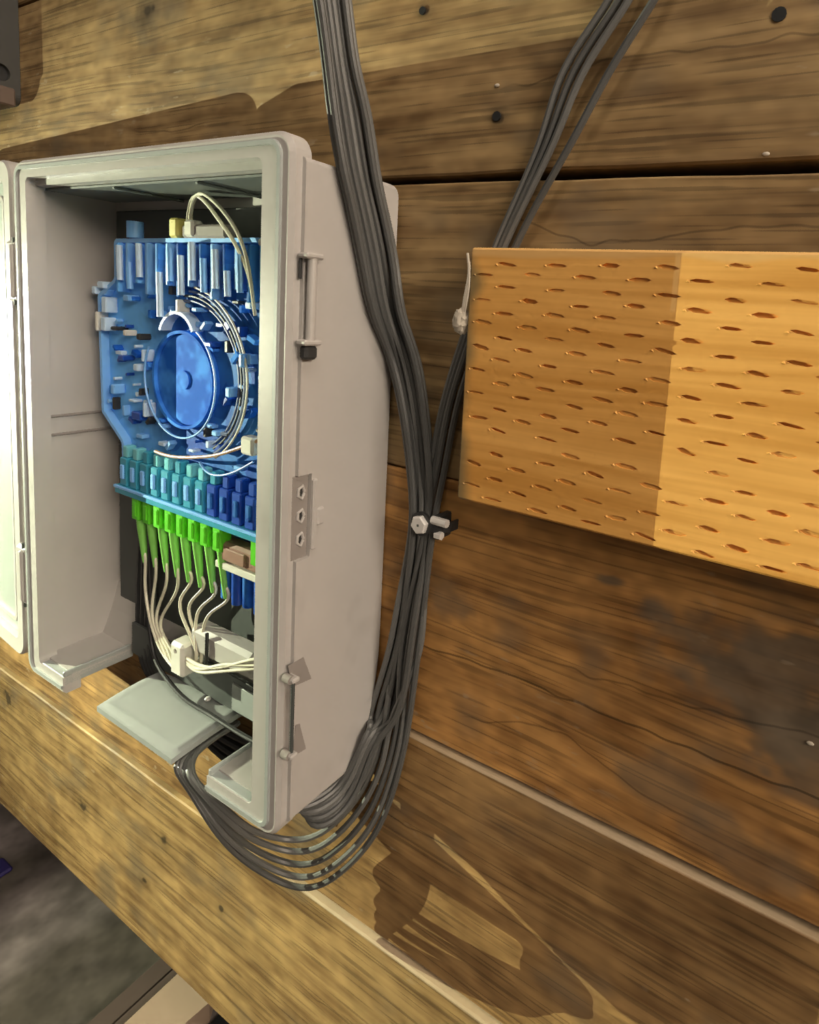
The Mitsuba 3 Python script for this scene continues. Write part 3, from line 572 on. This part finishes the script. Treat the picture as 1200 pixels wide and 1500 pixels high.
add('socket', cyl((b0[0] + 0.0003, -0.0264, b0[2]), (b0[0] + 0.0003, -0.0255, b0[2]), 0.0011, 8), 'plate_grey', parent=BO)
e = at(650, 766, -0.019)
add('screw_shank', cyl((e[0] - 0.011, -0.019, e[2]), (e[0] + 0.0035, -0.019, e[2]), 0.0034, 12), 'bolt_white', parent=CC)
e2 = at(643, 784, -0.017)
add('nut', cyl((e2[0] - 0.0030, -0.017, e2[2]), (e2[0] + 0.0030, -0.017, e2[2]), 0.0036, 6), 'bolt_white', parent=CC)
add('anchor_plate', bx(e[0] - 0.0115, e[0] - 0.0060, -0.0165, 0.0015, e2[2] - 0.005, e[2] + 0.003, 0.001), 'black_jacket', parent=CC)

# ------------------------------------------------------------------ the incised board
bm = M3(bx(-0.2450, 0.36, -0.0370, -0.0100, -0.1405, 0.0412, 0.0016))
cut, lips = [], []
rows = np.arange(0.0315, -0.136, -0.00835)
for r_, z in enumerate(rows):
    if -0.098 < z < -0.086 and False: continue
    for k in range(-1, 17):
        x = -0.2320 + 0.0372 * k + (0.0186 if r_ % 2 == 0 else 0.0) + rng.normal(0, 0.0012)
        zz = z + rng.normal(0, 0.0009)
        if x < -0.240 or x > 0.34: continue
        if -0.097 < zz < -0.086 and rng.random() < 0.75: continue
        L, h, dp = rng.uniform(0.0060, 0.0077), rng.uniform(0.0009, 0.0016), rng.uniform(0.0010, 0.0028)
        tilt = rng.normal(-0.06, 0.05)
        pl = np.array([(-L, 0), (-L * 0.5, -h), (L * 0.6, -h * 0.9), (L, 0), (L * 0.6, h * 0.8), (-L * 0.5, h)])
        ca, sa = math.cos(tilt), math.sin(tilt); pl = pl @ np.array([[ca, sa], [-sa, ca]]) + [x, zz]
        cut.append(ext_y(pl, -0.05, -0.0370 + dp))
        if rng.random() < 0.75:
            w_ = rng.uniform(0.0010, 0.0019); lips.append(M3(trimesh.convex.convex_hull(np.array([(x - L - 0.0035, -0.0365, zz - 0.0006), (x - L - 0.0005, -0.0365, zz + w_ * 0.7), (x - L + 0.0008, -0.0365, zz - w_), (x - L - 0.0012, -0.0378, zz - 0.0002), (x - L - 0.0004, -0.0379, zz - 0.0006), (x - L - 0.002, -0.0340, zz)]))))
bm = (bm - m3.Manifold.batch_boolean(cut, m3.OpType.Add)) + m3.Manifold.batch_boolean(lips, m3.OpType.Add)
BD = add('incised_board', bm, 'board_wood', smooth=False, label='orange timber board with rows of small incised slots, mounted on the plank wall', category='board')

# cobweb clump on the board's left edge
WB = thing('cobweb', 'pale dusty cobweb clump hanging at the left edge of the orange board', 'cobweb')
s = trimesh.creation.icosphere(3, 0.0082); s.vertices *= (0.65 + 0.7 * meshkit.fbm(s.vertices * 420, 3))[:, None]; s.vertices *= [0.85, 0.6, 1.15]
s.apply_translation([-0.2520, -0.0330, -0.0110]); add('clump', s, 'web', parent=WB)
for k in range(6):
    a = rng.uniform(0, 6.28)
    add('thread', tube([(-0.2515 + 0.002 * k / 5, -0.0345, -0.008), (-0.2495 + 0.0006 * k, -0.036, 0.004), (-0.2470 + 0.0004 * k, -0.0368, 0.016), (-0.2445 - 0.0006 * k, -0.0372, 0.027 + 0.002 * k)], 0.0006 + 0.0002 * (k % 3), 6, 0.006), 'web', parent=WB)

# ------------------------------------------------------------------ bits at the edges of the picture
JB = thing('conduit_box', 'dark grey conduit box corner with a round knockout at the upper left', 'conduit box')
cb = bev_y(rrect(-1.20, -0.978, 0.216, 0.56, 0.012), -0.0420, 0.0, 0.003) - M3(cyl((-1.00, -0.0210, 0.2503), (-0.95, -0.0210, 0.2503), 0.0105, 24))
add('body', cb, 'conduit_grey', smooth=False, parent=JB)
add('knockout', cyl((-0.988, -0.0210, 0.2503), (-0.984, -0.0210, 0.2503), 0.0102, 24), 'black_jacket', parent=JB)
add('bottom_plate', bx(-1.19, -0.976, -0.0400, -0.0060, 0.2120, 0.2345, 0.002), 'lug_brown', parent=JB)
add('bottom_lug', cyl((-0.985, -0.030, 0.2065), (-1.15, -0.030, 0.2065), 0.0095, 14), 'conduit_grey', parent=JB)
add('sill_batten', bx(-0.7905, -0.7600, -0.30, 0.24, -1.0, -0.982, 0.002), 'timber_dark', label='narrow dark timber batten on the concrete floor below the wall, left of two', category='batten')
add('sill_batten', bx(-0.7560, -0.7390, -0.30, 0.22, -1.0, -0.976, 0.002), 'timber_dark', label='narrow dark timber batten on the concrete floor against the brown block', category='batten')
pl = [(-0.7380, -0.30), (-0.66, -0.30), (-0.668, -0.10), (-0.655, -0.02), (-0.672, 0.03), (-0.668, 0.060), (-0.690, 0.088), (-0.7380, 0.090)]
add('wood_block', ext_z(pl, -1.0, -0.968), 'card_brown', label='pale brown block with a ragged edge on the floor under the wall', category='block', smooth=False)
add('gap_shade', bx(-0.664, -0.30, -0.25, 0.20, -1.0, -0.996, 0.001), 'black_jacket', label='added black sheet standing for the shadowed gap to the right of the brown block', category='sheet')  # dark sheet in place of a gap lying in shadow
bs = bx(-1.180, -1.142, 0.000, 0.024, -1.0, -0.992, 0.003)
add('plastic_scrap', bs, 'blue_scrap', label='dark blue scrap of plastic on the floor at the left edge', category='scrap')
